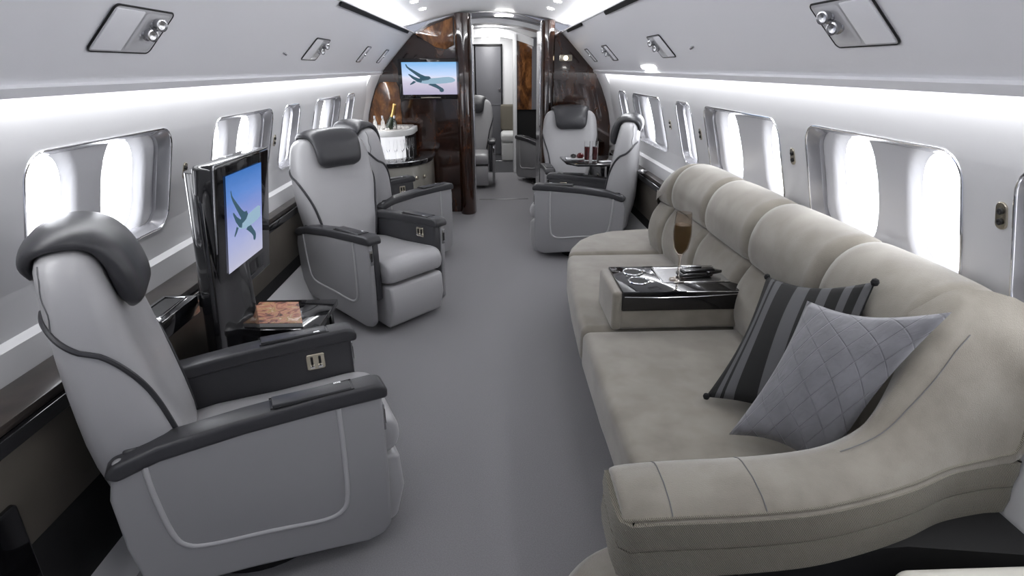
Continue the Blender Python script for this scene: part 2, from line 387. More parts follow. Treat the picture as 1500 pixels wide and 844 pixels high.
# dark air slots along the upper edge of the side panels
for s, ya, yb in ((-1, 3.3, 5.85), (1, 4.9, 5.8), (1, 2.6, 3.9)):
    bm = B()
    for q in (0, 1):
        prism(bm, [(s*(.742-q*.0), 1.773+q*.008), (s*.728, 1.788+q*.004), (s*.722, 1.782+q*.004), (s*.736, 1.766+q*.008)], 'y', ya, yb)
    tag(link('air_slot', bm, 'base'), {(-1, 3.3): 'long narrow black air slot along the upper edge of the left ceiling panel', (1, 4.9): 'short black air slot by the right top corner of the wood bulkhead',
        (1, 2.6): 'narrow black air slot high on the right ceiling panel, nearer the camera'}[(s, ya)], 'vent')
for s in (-1, 1):
    for y in (.9, 2.7, 4.7, 5.25):  # nearer pairs: unseen fittings added for the foreground lamps
        root = empty('downlight', (s*.52, y, 1.921)); z = 0
        bm = B(); lathe(bm, [(.0, -.006), (.026, -.006), (.026, 0), (.0, 0)], n=20); link('lens', bm, 'lamp', root)
        bm = B(); tube(bm, [(.03*math.cos(a*PI/10), .03*math.sin(a*PI/10), -.003) for a in range(20)], .004, 6, cyc=True); link('ring', bm, 'chrome', root)
        root.rotation_euler = (0, s*.22, 0)
        if y < 3: tag(root, 'added out-of-view ceiling downlight brightening the forward part of the cabin', 'light', 'added downlights near the camera')
        else: tag(root, 'small round lit downlight in the %s of the ceiling, %s the bulkhead' % ('left' if s < 0 else 'right', 'closest to' if y > 5 else 'second from'), 'light', 'downlights')

# reading light and air nozzle panels
cs = Vector((-.5, 0, 0))
PX = math.atan2(.137, .13)
def psu(s, ya, yb, label, nn=2):
    cx, cz = s*.938, 1.5715
    root = empty('reading_light_panel', (cx, (ya+yb)/2, cz))
    hy = (yb-ya)/2; hx = .073
    # local frame: x along the slope (towards the wall), y along the cabin, z out of the panel into the room
    ex = Vector((s*.69, 0, -.724)); ey = Vector((0, 1, 0)); ez = ex.cross(ey)
    if ez.z > 0: ez = -ez
    m3 = Matrix((ex, ey, ez)).transposed().to_4x4()
    def fin(bm): bm.transform(m3); return bm
    def sk(x, y): return (x, y + .02*(x/hx)*0)
    rr = rrect(0, 0, hx, hy, .016, 5)
    bm = B(); tube(bm, [(p[0], p[1], .004) for p in rr], .0028, 6, cyc=True); link('edge_seal', fin(bm), 'base', root)
    bm = B(); prism(bm, rr, 'z', 0, .005); link('plate', fin(bm), 'glossw', root)
    bm = B(); box(bm, -hx+.008, hx-.008, -hy+.008, -hy*.05, .004, .009, .003, 2); link('cover', fin(bm), 'ceil', root)
    bm = B()
    loft(bm, [[(p[0], p[1], .006) for p in rrect(0, hy*.48, hx-.010, hy*.44, .014, 4)], [(p[0], p[1], .0085) for p in rrect(0, hy*.48, hx-.018, hy*.40, .012, 4)], [(p[0], p[1], .0062) for p in rrect(0, hy*.48, hx-.03, hy*.30, .01, 4)]])
    link('recess', fin(bm), 'glossw', root)
    if hy > .1:
        for k in range(nn):
            x0 = -.034+.036*k; bm = B(); mt = Matrix.Translation((x0, hy*.50-.01*k, .008)) @ Euler((.45, -.5, 0)).to_matrix().to_4x4()
            t = B(); lathe(t, [(.0, 0), (.019, 0), (.019, .008), (.015, .012), (.015, .03), (.0165, .032), (.0165, .044), (.013, .046), (.011, .040), (0, .038)], n=18); t.transform(Matrix.Diagonal((1, 1, .62, 1))); t.transform(mt)
            nz = link('nozzle', fin(t), 'steel', root)
    else:
        bm = B(); lathe(bm, [(0, .006), (.014, .006), (.010, .016), (0, .017)], (0, hy*.4, 0), 14); link('nozzle', fin(bm), 'chrome', root)
    return tag(root, label, 'reading light', 'reading light panels')
psu(-1, 1.605, 1.885, 'large reading light panel with two chrome nozzles in the near left ceiling')
psu(-1, 3.36, 3.63, 'second reading light panel from the camera on the left ceiling side')
psu(-1, 4.70, 4.84, 'small reading light panel, third from the camera on the left')
psu(-1, 5.52, 5.66, 'small reading light panel nearest the wood bulkhead on the left ceiling')
psu(1, 1.435, 1.70, 'large reading light panel with two chrome nozzles in the near right ceiling')
psu(1, 3.20, 3.45, 'second reading light panel from the camera on the right ceiling side')
psu(1, 4.66, 4.86, 'small reading light panel, third from the camera on the right')
psu(1, 5.58, 5.74, 'small reading light panel nearest the wood bulkhead on the right ceiling')
for s, y, x, z, lab in ((-1, 3.04, .962, 1.545, 'left'), (1, 2.85, .95, 1.556, 'right')):
    root = empty('ceiling_button', (s*x, y, z)); bm = B(); lathe(bm, [(0, 0), (.016, 0), (.016, .006), (.010, .010), (0, .010)], n=16)
    bm.transform(Euler((0, s*2.33, 0)).to_matrix().to_4x4()); link('button', bm, 'steel', root)
    tag(root, 'tiny round metal sensor set in the %s slanted ceiling panel' % lab, 'sensor')
bm = B(); box(bm, -.012, .012, -.17, .17, -.002, .006, .002, 1)
root = empty('cove_lamp', (1.037, 3.95, 1.467)); o = link('lens', bm, 'lamp', root); o.rotation_euler = (0, .82+PI, 0); tag(root, 'short thin lit strip above the right cove', 'light')

# small switch plates between windows
for s, y, z, lab in ((-1, 2.46, 1.08, 'between the first two left windows'), (-1, 3.52, 1.08, 'left of the grey chair, behind the second left window'), (1, 2.325, 1.13, 'between the two large right windows above the sofa'), (1, 1.305, 1.135, 'at the far right edge, on the wall above the sofa end'),
                     (1, 3.44, 1.10, 'between the middle right windows'), (1, 4.05, 1.10, 'behind the far right chair, near the narrow window')):
    root = empty('wall_outlet', (s*(wx(z)-.001), y, z))
    bm = B(); prism(bm, rrect(0, 0, .016, .034, .015, 5), 'x', -.004, .004, .0015, 1); link('plate', bm, 'brass', root)
    for dz in (-.014, .012):
        bm = B(); lathe(bm, [(0, 0), (.008, 0), (.008, .008), (.005, .009), (0, .006)], n=12); bm.transform(Euler((0, -s*PI/2, 0)).to_matrix().to_4x4()); bm.transform(Matrix.Translation((0, 0, dz))); link('socket', bm, 'base', root)
    root.rotation_euler = (0, -s*.24 if s > 0 else .24, 0)
    tag(root, 'small metal jack plate ' + lab, 'outlet', 'jack plates on the side walls')

# ------------------------------------------------------------------ bulkhead and aft compartment
SEC = [(1.09, 0), (1.235, .30), (1.268, .75), (1.266, .9), (1.245, 1.02), (1.21, 1.14), (1.16, 1.27), (1.09, 1.40), (1.0, 1.515), (.9, 1.62), (.8, 1.72), (.71, 1.795), (.58, 1.862), (.45, 1.91), (.3, 1.953), (.13, 1.975), (0, 1.98)]
def secz(x):
    t = sorted([(a, b) for a, b in SEC[2:]]); return lerp(t, abs(x))
OPL, OPR = -.155, .52
YB = 6.24
def half(side, xin, y0, y1):
    pts = [(side*x, z) for x, z in SEC if (side*x < xin-.01 if side < 0 else side*x > xin+.01)]
    pts += [(xin, secz(xin)), (xin, 0)]
    return pts
bm = B(); prism(bm, half(-1, -.30, 0, 0), 'y', YB, YB+.32); struct(link('wall_bulkhead_left', bm, 'wood', ang=30))
bm = B(); prism(bm, half(1, .60, 0, 0), 'y', YB, YB+.32); struct(link('wall_bulkhead_right', bm, 'wood', ang=30))
# rounded glossy columns beside the opening
def column(x0, x1, ztop, nm):
    c = (x0+x1)/2; h = (x1-x0)/2; pts = []
    for k in range(13): a = PI+PI*k/12; pts.append((c+h*math.cos(a), YB-.04+.11*math.sin(a)))
    pts += [(x1, YB+.40), (x0, YB+.40)]
    bm = B(); prism(bm, pts, 'z', 0, ztop); return struct(link(nm, bm, 'wood', ang=40))
column(-.325, -.165, 1.958, 'trim_5'); column(.525, .66, 1.895, 'trim_6')
for x, nm in ((-.160, 'trim_7'), (.520, 'trim_8')):
    bm = B(); box(bm, x-.005, x+.005, YB-.03, YB+.42, 0, secz(x)-.005, .002, 1); struct(link(nm, bm, 'chrome'))
# raised amber burl on the bulkhead: a side inlay, and an imitated reflection above
def raised_burl(pts, nm, m, y):
    bm = B(); prism(bm, pts, 'y', y, YB+.01, .006, 2); return struct(link(nm, bm, m, ang=30))
raised_burl([(-1.245, .70), (-1.248, .9), (-1.225, 1.03), (-1.19, 1.14), (-1.14, 1.27), (-1.10, 1.335), (-1.02, 1.345), (-.93, 1.34), (-.90, 1.28), (-.90, .70)], 'trim_9', 'woodwarm', YB-.02)
raised_burl([(-.71, 1.78), (-.58, 1.845), (-.45, 1.893), (-.34, 1.93), (-.34, 1.68), (-.42, 1.64), (-.52, 1.66), (-.62, 1.72)], 'trim_10', 'woodwarm', YB-.02)  # amber colour stands in for slot light mirrored in the glossy wood
# upper reveal ring between bulkhead and window wall (white)
for s, n in ((-1, 11), (1, 12)):
    pr = [(1.23, .90), (1.215, 1.05), (1.19, 1.17), (1.145, 1.30), (1.09, 1.42)]
    bm = B(); rings = []
    A = [(1.272, .70), (1.268, .9), (1.245, 1.03), (1.21, 1.15), (1.16, 1.28), (1.095, 1.41)]
    for (x, z) in A: rings.append([(s*x, YB-.005, z), (s*(x-.012), YB-.012, z-.003), (s*(x-.012), YB-.02, z-.003), (s*(x+.035), YB-.24, z+.01), (s*(x+.05), YB-.24, z+.01), (s*(x+.05), YB-.005, z+.01)])
    loft(bm, rings); struct(link('trim_%d' % n, bm, 'trim'))
# header over the opening and arches in the corridor
def arch(y0, y1, x0, x1, zl, m, nm):
    xs = [x0+(x1-x0)*k/10 for k in range(11)]
    pts = [(x, min(secz(x)-.002, 3)) for x in xs] + [(x, zl(x)) for x in xs[::-1]]
    bm = B(); prism(bm, pts, 'y', y0, y1); return struct(link(nm, bm, m, ang=30))
arch(YB+.02, YB+.30, OPL, .52, lambda x: 1.955-.10*((x-.0)/.6)**2-.012, 'doorg', 'trim_13')
arch(YB+.30, 6.9, OPL, .52, lambda x: 1.90-.10*(x/.6)**2, 'trim', 'trim_14')
bm = B(); box(bm, .07, .25, YB-.005, YB+.03, 1.938, 1.950, .003, 1); root = empty('arch_lamp', (0, 0, 0)); link('lens', bm, 'lamp', root); tag(root, 'thin lit strip lamp in the top of the corridor arch', 'light')
# aft shell
bm = B(); pr = [(.95, 1.56), (.8, 1.76), (.6, 1.90), (.3, 1.995), (0, 2.01), (-.3, 1.995), (-.6, 1.90), (-.8, 1.76), (-.95, 1.56)]
struct(link('ceiling_aft', strip(pr, 6.56, YE, .02, 1), 'trim'))
for s, n in ((-1, 'wall_aft_left'), (1, 'wall_aft_right')):
    pr = [(1.165, 1.46), (1.08, 1.55), (.93, 1.60)]
    struct(link(n, strip(pr, 6.56, YE, .02, s), 'trim'))
bm = B(); box(bm, -1.3, 1.3, YE, YE+.05, 0, 2.05); struct(link('wall_end', bm, 'trim', smooth=False))
# grey door at the far end
root = struct(empty('door_1', (0, YE, 0)))
bm = B(); box(bm, -.24, .19, -.035, -.005, .02, 1.80, .008, 2); link('door_panel', bm, 'doorg', root)
bm = B(); box(bm, -.27, -.24, -.045, -.005, 0, 1.84, .003, 1); box(bm, .19, .215, -.045, -.005, 0, 1.84, .003, 1); box(bm, -.27, .215, -.045, -.005, 1.81, 1.84, .003, 1); link('door_frame', bm, 'black', root)
bm = B(); box(bm, -.22, .17, -.040, -.036, .86, .868); link('mid_rail', bm, 'steel', root)
bm = B(); lathe(bm, [(0, 0), (.018, 0), (.018, .02), (0, .022)], n=12); bm.transform(Matrix.Translation((.16, -.036, 1.12)) @ Euler((PI/2, 0, 0)).to_matrix().to_4x4()); link('door_handle', bm, 'chrome', root)
# second partition
bm = B(); box(bm, .385, .60, 8.75, 8.95, .9, 1.86); struct(link('wall_partition_right', bm, 'woodwarm', smooth=False))
bm = B(); box(bm, .385, 1.25, 8.78, 8.95, 0, .9); struct(link('wall_partition_lower', bm, 'base', smooth=False))
bm = B(); box(bm, .335, .385, 8.70, 8.98, 0, 1.90, .008, 2); struct(link('trim_15', bm, 'trim'))
bm = B(); box(bm, .60, .95, 8.75, 8.95, .9, 1.86); struct(link('wall_partition_side', bm, 'doorg', smooth=False))
arch(8.74, 8.96, -.45, .62, lambda x: 1.87-.12*(x/.6)**2, 'trim', 'trim_16')
bm = B(); box(bm, -.95, -.26, 8.75, 8.95, 0, 1.80); struct(link('wall_partition_left', bm, 'wood', smooth=False))
bm = B(); box(bm, -.10, .15, 8.70, 8.74, 1.83, 1.85, .003, 1); root = empty('arch_lamp'); link('lens', bm, 'lamp', root); tag(root, 'thin lit strip lamp in the second, farther corridor arch', 'light')
# floor threshold plates
for y, lab in ((6.85, 'metal threshold strip on the carpet in the corridor opening'), (9.9, 'metal threshold strip on the dark floor before the grey door')):
    bm = B(); box(bm, -.14, .44, y-.012, y+.012, 0, .004, .0015, 1); tag(link('threshold_strip', bm, 'steel'), lab, 'threshold')
# lit wall lamp on the right bulkhead
root = empty('wall_lamp', (.775, YB, 1.555))
bm = B(); prism(bm, rrect(0, 0, .065, .030, .010, 4), 'y', -.012, 0, .003, 2); link('back_plate', bm, 'brass', root)
bm = B(); lathe(bm, [(0, 0), (.022, 0), (.020, .012), (.012, .018), (0, .020)], n=18); bm.transform(Matrix.Translation((0, -.012, 0)) @ Euler((PI/2, 0, 0)).to_matrix().to_4x4()); link('bulb', bm, 'warmlamp', root)
tag(root, 'small rectangular brass lamp glowing high on the right wood bulkhead', 'lamp')

# ------------------------------------------------------------------ screens
def uvquad(name, pts, m, parent, ny=1):
    me = bpy.data.meshes.new(name); me.from_pydata([tuple(p) for p in pts], [], [(0, 1, 2, 3)]); uv = me.uv_layers.new(name='UVMap')
    for i, c in enumerate(((0, 0), (1, 0), (1, 1), (0, 1))): uv.data[i].uv = c
    me.materials.append(M[m]); o = bpy.data.objects.new(name, me); COL.objects.link(o); o.parent = parent; return o
JET = {'body': [(.24, .455), (.30, .50), (.38, .525), (.50, .505), (.62, .515), (.74, .535), (.84, .545), (.91, .52), (.955, .46), (.95, .41), (.90, .375), (.80, .35), (.68, .335), (.54, .33), (.42, .335), (.32, .36), (.25, .40)],
       'wing': [(.47, .50), (.43, .56), (.34, .63), (.24, .73), (.15, .82), (.11, .87), (.085, .945), (.07, .93), (.085, .85), (.13, .77), (.21, .66), (.30, .54), (.36, .47)],
       'wing2': [(.50, .335), (.60, .33), (.67, .25), (.72, .20), (.745, .15), (.735, .09), (.70, .07), (.665, .10), (.66, .15), (.60, .21), (.52, .27), (.46, .31)],
       'tail': [(.34, .37), (.27, .40), (.18, .50), (.115, .62), (.12, .645), (.145, .63), (.22, .555), (.32, .49), (.36, .45)],
       'engine': [(.30, .47), (.33, .53), (.40, .575), (.49, .565), (.52, .51), (.47, .455), (.38, .43), (.32, .44)],
       'tailfin': [(.20, .43), (.25, .40), (.20, .34), (.14, .30), (.135, .33), (.17, .38)]}
def jet(parent, fn, mir=False):
    for nm, k, m in (('jet_picture', 'body', 'jetl'), ('jet_picture', 'wing', 'jet'), ('jet_picture', 'wing2', 'jet'), ('jet_picture', 'tail', 'jet'), ('jet_picture', 'engine', 'jet'), ('jet_picture', 'tailfin', 'jet')):
        bm = B(); vs = [bm.verts.new(fn(p[0], p[1], .0008 if k == 'body' else .0012)) for p in JET[k]]; bm.faces.new(vs)
        link(nm, bm, m, parent, smooth=False)
root = empty('bulkhead_television', (-.585, YB-.03, 1.375))
bm = B(); box(bm, -.315, .315, -.04, .03, -.20, .185, .012, 3); link('bezel', bm, 'black', root)
bm = B(); box(bm, -.10, .10, -.045, -.03, -.19, -.178, .002, 1); link('speaker_bar', bm, 'brass', root)
scr = uvquad('screen', [(-.275, -.0415, -.155), (.275, -.0415, -.155), (.275, -.0415, .150), (-.275, -.0415, .150)], 'sky1', root)
jet(scr, lambda a, b, e: (-.275+.55*a, -.0415-e, -.155+.305*b))
tag(root, 'wide flat television on the wood bulkhead showing a jet over mountains', 'television')

root = empty('console_television', (-.95, 2.2, 0))
# curved black cabinet, its near end rounded, the monitor held in front
pl = []
for (x, y) in [(-.085, -.10), (-.080, -.165), (-.062, -.198), (-.04, -.205), (-.02, -.205), (-.012, -.19), (-.012, -.10), (-.012, .06), (-.085, .06)]: pl.append((x, y))
pl = [(p.x, p.y) for p in smooth_path([(a, b, 0) for a, b in pl], 5)][:-1] + [(-.085, .06)]
bm = B(); prism(bm, pl, 'z', .0, 1.145, .012, 3); box(bm, -.085, -.012, .055, .28, .66, 1.145, .01, 2); 
for v in bm.verts: v.co.y -= .14*max(0, 1-(v.co.z)/1.1)*(1 if v.co.y < 0 else 0)
link('housing', bm, 'black', root, ang=50)
mt = Matrix.Translation((.0, 0, 0)) @ Euler((0, .05, 0)).to_matrix().to_4x4()
tilt = Matrix.Translation((.02, 0, 0)) @ Matrix.Shear('XY', 4, (0, 0))
def tv(x, y, z): return (x + (z-1.18)*.14, y, z)
bm = B(); box(bm, -.03, .050, -.215, .30, .655, 1.165, .014, 3)
for v in bm.verts: v.co = Vector(tv(*v.co)); v.co.z += .025*(1-((v.co.y-.04)/.26)**2)*(1 if v.co.z > 1.1 else 0)
link('monitor', bm, 'black', root)
X = .0465
scr = uvquad('screen', [tv(X+.008, -.14, .76), tv(X+.008, .195, .76), tv(X+.008, .195, 1.12), tv(X+.008, -.14, 1.12)], 'sky2', root)
jet(scr, lambda a, b, e: tv(X+.008+e, -.13+.34*min(a, .9), .80+.28*b))
bm = B(); box(bm, -.0, .06, -.12, .20, .66, .69, .006, 2)
for v in bm.verts: v.co = Vector(tv(*v.co))
link('speaker_bar', bm, 'black', root)
bm = B(); tube(bm, [tv(.047, -.215, .86), tv(.047, -.215, 1.155), tv(.045, -.205, 1.166), tv(.045, .04, 1.167), tv(.045, .29, 1.166)], .003, 6); link('edge_strip', bm, 'steel', root)
tag(root, 'tall black monitor console by the left windows with a jet on its screen', 'television')

# ------------------------------------------------------------------ left and right side ledges
def ledge(s, y0, y1, lab, dx=0):
    root = empty('side_ledge', (s*1.2, (y0+y1)/2, 0)); ox, oy = s*1.2, (y0+y1)/2
    def bx(nm, xa, xb, za, zb, m, bev=.003, ya=y0, yb=y1):
        bm = B(); a, b = sorted((s*xa-ox, s*xb-ox)); box(bm, a, b, ya-oy, yb-oy, za, zb, bev, 2); return link(nm, bm, m, root)
    bx('top', 1.135+dx, 1.272, .665, .690, 'ledge'); bx('edge_channel', 1.12+dx, 1.16+dx, .625, .664, 'black')
    bx('fascia', 1.14+dx, 1.19+dx*.7, .36, .625, 'cabinet'); bx('plinth', 1.15+dx, 1.2+dx*.7, 0, .36, 'base')
    return tag(root, lab, 'ledge')
l1 = ledge(-1, .5, 2.5, 'dark wood side ledge along the left wall beside the nearest chair')
bm = B(); box(bm, .02, .075, -.79, -.34, .12, .50, .012, 3); link('magazine_pocket', bm, 'black', l1)
bm = B(); box(bm, .07, .085, -.77, -.36, .22, .232, .003, 1); link('pocket_rail', bm, 'steel', l1)
ledge(-1, 2.56, 5.3, 'dark wood side ledge along the left wall behind the far chairs', .08)
ledge(1, 3.92, 5.9, 'dark wood side ledge along the right wall behind the far chairs', .08)
root = empty('cup_holder_tray', (-1.09, 1.88, .69))
bm = B(); box(bm, -.09, .035, -.115, .125, -.055, .012, .006, 2); link('body', bm, 'black', root)
bm = B(); tube(bm, [(-.07, -.09, .013), (-.07, .10, .013), (.005, .10, .013), (.015, -.09, .013)], .003, 6, cyc=True); link('chrome_line', bm, 'chrome', root)
bm = B(); box(bm, -.062, .0, -.08, .09, .011, .0135); link('inset', bm, 'base', root)
tag(root, 'glossy black pull-out cup holder tray on the left ledge behind the nearest chair', 'tray')

# ------------------------------------------------------------------ the swivel seats
XC = [(.26, -.225), (.45, -.242), (.60, -.258), (.80, -.278), (.95, -.292), (1.10, -.305)]
HW = [(.26, .185), (.45, .215), (.56, .245), (.70, .266), (.85, .270), (.96, .262), (1.03, .240), (1.065, .20), (1.082, .13), (1.09, .03)]
HD = [(.26, .10), (.45, .125), (.70, .108), (.90, .086), (1.0, .072), (1.05, .062), (1.075, .040), (1.09, .010)]
def bsurf(ph, z, off=0):
    """backrest surface point; ph 0 front .. pi/2 left side .. pi rear"""
    w_, d_, c_ = slerp(HW, z), slerp(HD, z), slerp(XC, z)
    cp, sp = math.cos(ph), math.sin(ph); e = .62
    x = math.copysign(abs(cp)**e, cp); y = math.copysign(abs(sp)**e, sp)
    hollow = .030*max(0, math.cos(y*PI/2*1.05))**1.5*(1 if cp > 0 else 0)*min(1, max(0, (1.0-z)/.2+.3))
    return Vector((c_ + (d_+off)*x - hollow*abs(x), (w_+off)*y, z))
def build_seat(tray=True):
    root = empty('swivel_seat')
    bm = B(); rings = []; n = 44
    zs = [.26, .32, .40, .48, .56, .64, .72, .80, .88, .94, .98, 1.01, 1.035, 1.055, 1.07, 1.08, 1.087, 1.09]
    for z in zs: rings.append([bsurf(2*PI*k/n, z) for k in range(n)])
    loft(bm, rings); br = link('backrest', bm, 'leather', root, ang=60)
    for s in (1, -1):
        P = [(2.75, .93), (2.3, .915), (1.9, .88), (1.57, .845), (1.25, .795), (1.0, .735), (.86, .67), (.82, .60), (.82, .52), (.84, .44)]
        P = smooth_path([(a, b, 0) for a, b in P], 5)
        pts = [bsurf(s*p.x, p.y, .0015) for p in P]
        bm = B(); tube(bm, pts, .0075, 8); link('piping', bm, 'dark', br)
        pts = [bsurf(s*(2.05+.05*math.sin(k)), .885+.013*k, .0005) for k in range(14)]
        bm = B(); tube(bm, pts, .0018, 5); link('stitching', bm, 'pinstripe', br)
    # headrest: a thick band over the top of the back, its front hanging as a pillow
    path = [(-.378, 1.01), (-.380, 1.05), (-.362, 1.085), (-.325, 1.103), (-.278, 1.103), (-.240, 1.085), (-.214, 1.045), (-.200, .99), (-.194, .935), (-.201, .905)]
    wid = [.12, .16, .180, .188, .182, .170, .162, .155, .142, .105]
    thk = [.010, .016, .020, .022, .022, .024, .028, .033, .030, .013]
    P = smooth_path([(a, b, 0) for a, b in path], 4); Wd = smooth_path([(a, 0, 0) for a in wid], 4); Th = smooth_path([(a, 0, 0) for a in thk], 4)
    rings = []
    for i, p in enumerate(P):
        a = P[max(i-1, 0)]; b = P[min(i+1, len(P)-1)]; t = (b-a).normalized(); nx, nz = -t.y, t.x   # normal in xz
        w_, h_ = Wd[i].x, Th[i].x; ring = []
        for k in range(28):
            an = 2*PI*k/28; c_, s_ = math.cos(an), math.sin(an); yy = math.copysign(abs(c_)**.45, c_)*w_; hh = math.copysign(abs(s_)**.8, s_)*h_
            drop = -.028*(abs(yy)/.235)**2.5 if p.x < -.17 else 0
            bow = .010*(1-(yy/w_)**2)
            ring.append((p.x+nx*(hh), yy, p.y+nz*(hh)+drop))
        rings.append(ring)
    bm = B(); loft(bm, rings); link('headrest', bm, 'dark', root, ang=70)
    # seat cushion, with a rolled front
    sec = [(-.16, .33), (-.16, .425), (.10, .432), (.27, .440), (.36, .442), (.405, .425), (.425, .385), (.42, .335), (.395, .31), (.3, .30)]
    rings = []
    S_ = [(p.x, p.y) for p in smooth_path([(a, b, 0) for a, b in sec], 3)]
    for y in (-.205, -.200, -.188, -.17, -.1, 0, .1, .17, .188, .200, .205):
        q = {.205: .92, .200: .965, .188: .99}.get(round(abs(y), 3), 1.0); cx_, cz_ = .13, .375
        rings.append([(cx_+(x-cx_)*q, y, cz_+(z-cz_)*(q if q == 1 else q-.05) + (0.006*math.cos(y/.2*PI/2) if z > .4 else 0)) for x, z in S_])
    bm = B(); loft(bm, rings); link('seat_cushion', bm, 'leather', root, ang=60)
    # leg rest under the cushion
    bm = B(); prism(bm, [(.24, .29), (.405, .292), (.418, .275), (.425, .16), (.395, .045), (.37, .03), (.26, .05)], 'y', -.200, .200, .018, 4); link('leg_rest', bm, 'leather', root)
    for sy in (-.15, .15):
        bm = B(); lathe(bm, [(0, 0), (.012, 0), (.012, .012), (.006, .018), (.006, .05), (0, .05)], (.325, sy, 0), 12); link('glide', bm, 'chrome', root)
    bm = B(); lathe(bm, [(0, 0), (.20, 0), (.20, .03), (.13, .06), (.13, .26), (0, .27)], n=32); link('pedestal', bm, 'base', root)
    bm = B(); box(bm, -.24, .26, -.19, .19, .20, .33, .02, 3); link('seat_pan', bm, 'base', root)
    for s in (1, -1):
        # light outer shell
        out = [(-.30, .55), (-.325, .44), (-.320, .28), (-.306, .18), (-.275, .125), (-.22, .105), (-.05, .090), (.16, .062), (.28, .045), (.330, .056), (.358, .09), (.365, .30), (.365, .565), (.2, .560)]
        bm = B(); a, b = (.255, .288) if s > 0 else (-.288, -.255)
        prism(bm, out, 'y', a, b, .012, 3)
        sp = link('side_panel', bm, 'leather2', root, ang=40)
        g = smooth_path([(-.235, .555, 0), (-.232, .44, 0), (-.215, .30, 0), (-.19, .245, 0), (-.13, .222, 0), (.02, .205, 0), (.16, .185, 0), (.215, .20, 0), (.235, .25, 0), (.240, .40, 0), (.240, .555, 0)], 4)
        bm = B(); prism(bm, [(p.x, p.y) for p in g], 'y', *sorted((s*.286, s*.2905)), .003, 2); link('inset_panel', bm, 'leather2', sp, ang=40)
        bm = B(); tube(bm, [(p.x, s*.2885, p.y) for p in g], .0075, 10); link('panel_groove', bm, 'leather', sp)
        # dark arm: inner body and padded top
        bm = B(); prism(bm, [(-.28, .30), (-.28, .56), (.345, .575), (.360, .55), (.362, .22), (.30, .20)], 'y', *sorted((s*.212, s*.254)), .010, 3)
        ar = link('armrest', bm, 'dark', root)
        top = [(-.325, .515), (-.30, .545), (-.20, .572), (0, .592), (.2, .603), (.345, .607), (.372, .60), (.381, .58), (.381, .555), (.2, .553), (0, .545), (-.2, .525), (-.30, .495)]
        bm = B(); prism(bm, top, 'y', *sorted((s*.205, s*.298)), .012, 4); link('arm_pad', bm, 'dark', ar, ang=50)
        bm = B(); box(bm, .075, .285, *sorted((s*.222, s*.282)), .598, .6095, .004, 3); link('arm_lid', bm, 'dark', ar)
        bm = B(); tube(bm, [(.07, s*.218, .601), (.29, s*.218, .606), (.29, s*.286, .606), (.07, s*.286, .601)], .0022, 6, cyc=True); link('lid_seam', bm, 'base', ar)
        bm = B(); box(bm, .24, .262, *sorted((s*.224, s*.232)), .607, .612, .002, 1); link('lid_catch', bm, 'chrome', ar)
        # seat controls on the inner face
        bm = B(); prism(bm, rrect(.235, .505, .030, .030, .007, 4), 'y', *sorted((s*.205, s*.213)), .002, 1); pl_ = link('control_plate', bm, 'brass', ar)
        for k in (-1, 1):
            bm = B(); box(bm, .235+k*.013-.004, .235+k*.013+.004, *sorted((s*.200, s*.206)), .497, .525, .001, 1); link('slot', bm, 'base', pl_)
            bm = B(); box(bm, .235+k*.013-.008, .235+k*.013+.008, *sorted((s*.194, s*.206)), .484, .494, .003, 2); link('lever', bm, 'chrome', pl_)
        # latch on the front of the arm
        bm = B(); box(bm, .362, .369, *sorted((s*.262, s*.284)), .44, .53, .003, 2); la = link('latch', bm, 'steel', ar)
        bm = B(); box(bm, .368, .371, *sorted((s*.267, s*.279)), .46, .51, .002, 1); link('latch_slot', bm, 'base', la)
    return root
seat = build_seat()
SEATS = [((-.755, 1.58), 24, 'grey leather seat nearest the camera on the left, seen from its side'),
         ((-.765, 3.56), -41, 'grey leather seat facing the aisle beyond the monitor, leg rest in full view'),
         ((-.765, 4.62), 45, 'grey leather seat on the left, partly hidden behind another seat, next to the bar'),
         ((.80, 4.71), 162, 'grey leather seat on the right turned to the aisle, just beyond the sofa'),
         ((.80, 5.66), -90, 'grey leather seat facing the camera in front of the right bulkhead'),
         ((-.235, 7.9), -90, 'grey seat glimpsed beyond the corridor opening on its left side'),
         ((.76, 7.95), 115, 'grey seat glimpsed beyond the corridor opening on its right side')]
for i, ((x, y), a, lab) in enumerate(SEATS):
    o = seat if i == 0 else copy_tree(seat)
    o.location = (x, y, 0); o.rotation_euler = (0, 0, math.radians(a)); tag(o, lab, 'seat', 'grey leather swivel seats')
    o.scale = [(1.03, .86, 1.0), (1.06, 1.02, 1.0), (1.0, .98, 1), (1.04, 1, 1.01), (1, 1, 1), (1, 1, 1), (1, 1, 1)][i]

# ------------------------------------------------------------------ sofa
sofa = empty('sofa', (.9, 2.3, 0)); SO = Vector(sofa.location)
def sl(nm, bm, m='velvet', parent=None, **k):
    bm.transform(Matrix.Translation(-SO)); return link(nm, bm, m, parent or sofa, **k)
# seat cushions
def scushion(nm, plan, z0, z1, bev):
    bm = B(); prism(bm, plan, 'z', z0, z1, bev, 5); return sl(nm, bm, ang=60)
def bulge(y): return .385+.03*((y-2.2)/1.1)**2*(1 if y > 2.2 else .0)
scushion('seat_cushion', [(.40, 1.285), (.385, 1.7), (.385, 2.175), (1.12, 2.175), (1.13, 1.285)], .28, .452, .035)
scushion('seat_cushion', [(.385, 2.185), (.40, 2.6), (.425, 3.0), (.455, 3.215), (1.14, 3.215), (1.14, 2.185)], .28, .452, .035)
far = [(.458, 3.225), (.49, 3.36), (.56, 3.52), (.66, 3.64), (.80, 3.72), (1.0, 3.76), (1.16, 3.765), (1.16, 3.225)]
scushion('seat_cushion', far, .29, .455, .035)
scushion('seat_cushion', [(.41, 1.10), (.40, 1.275), (1.08, 1.275), (1.08, 1.10)], .28, .458, .035)
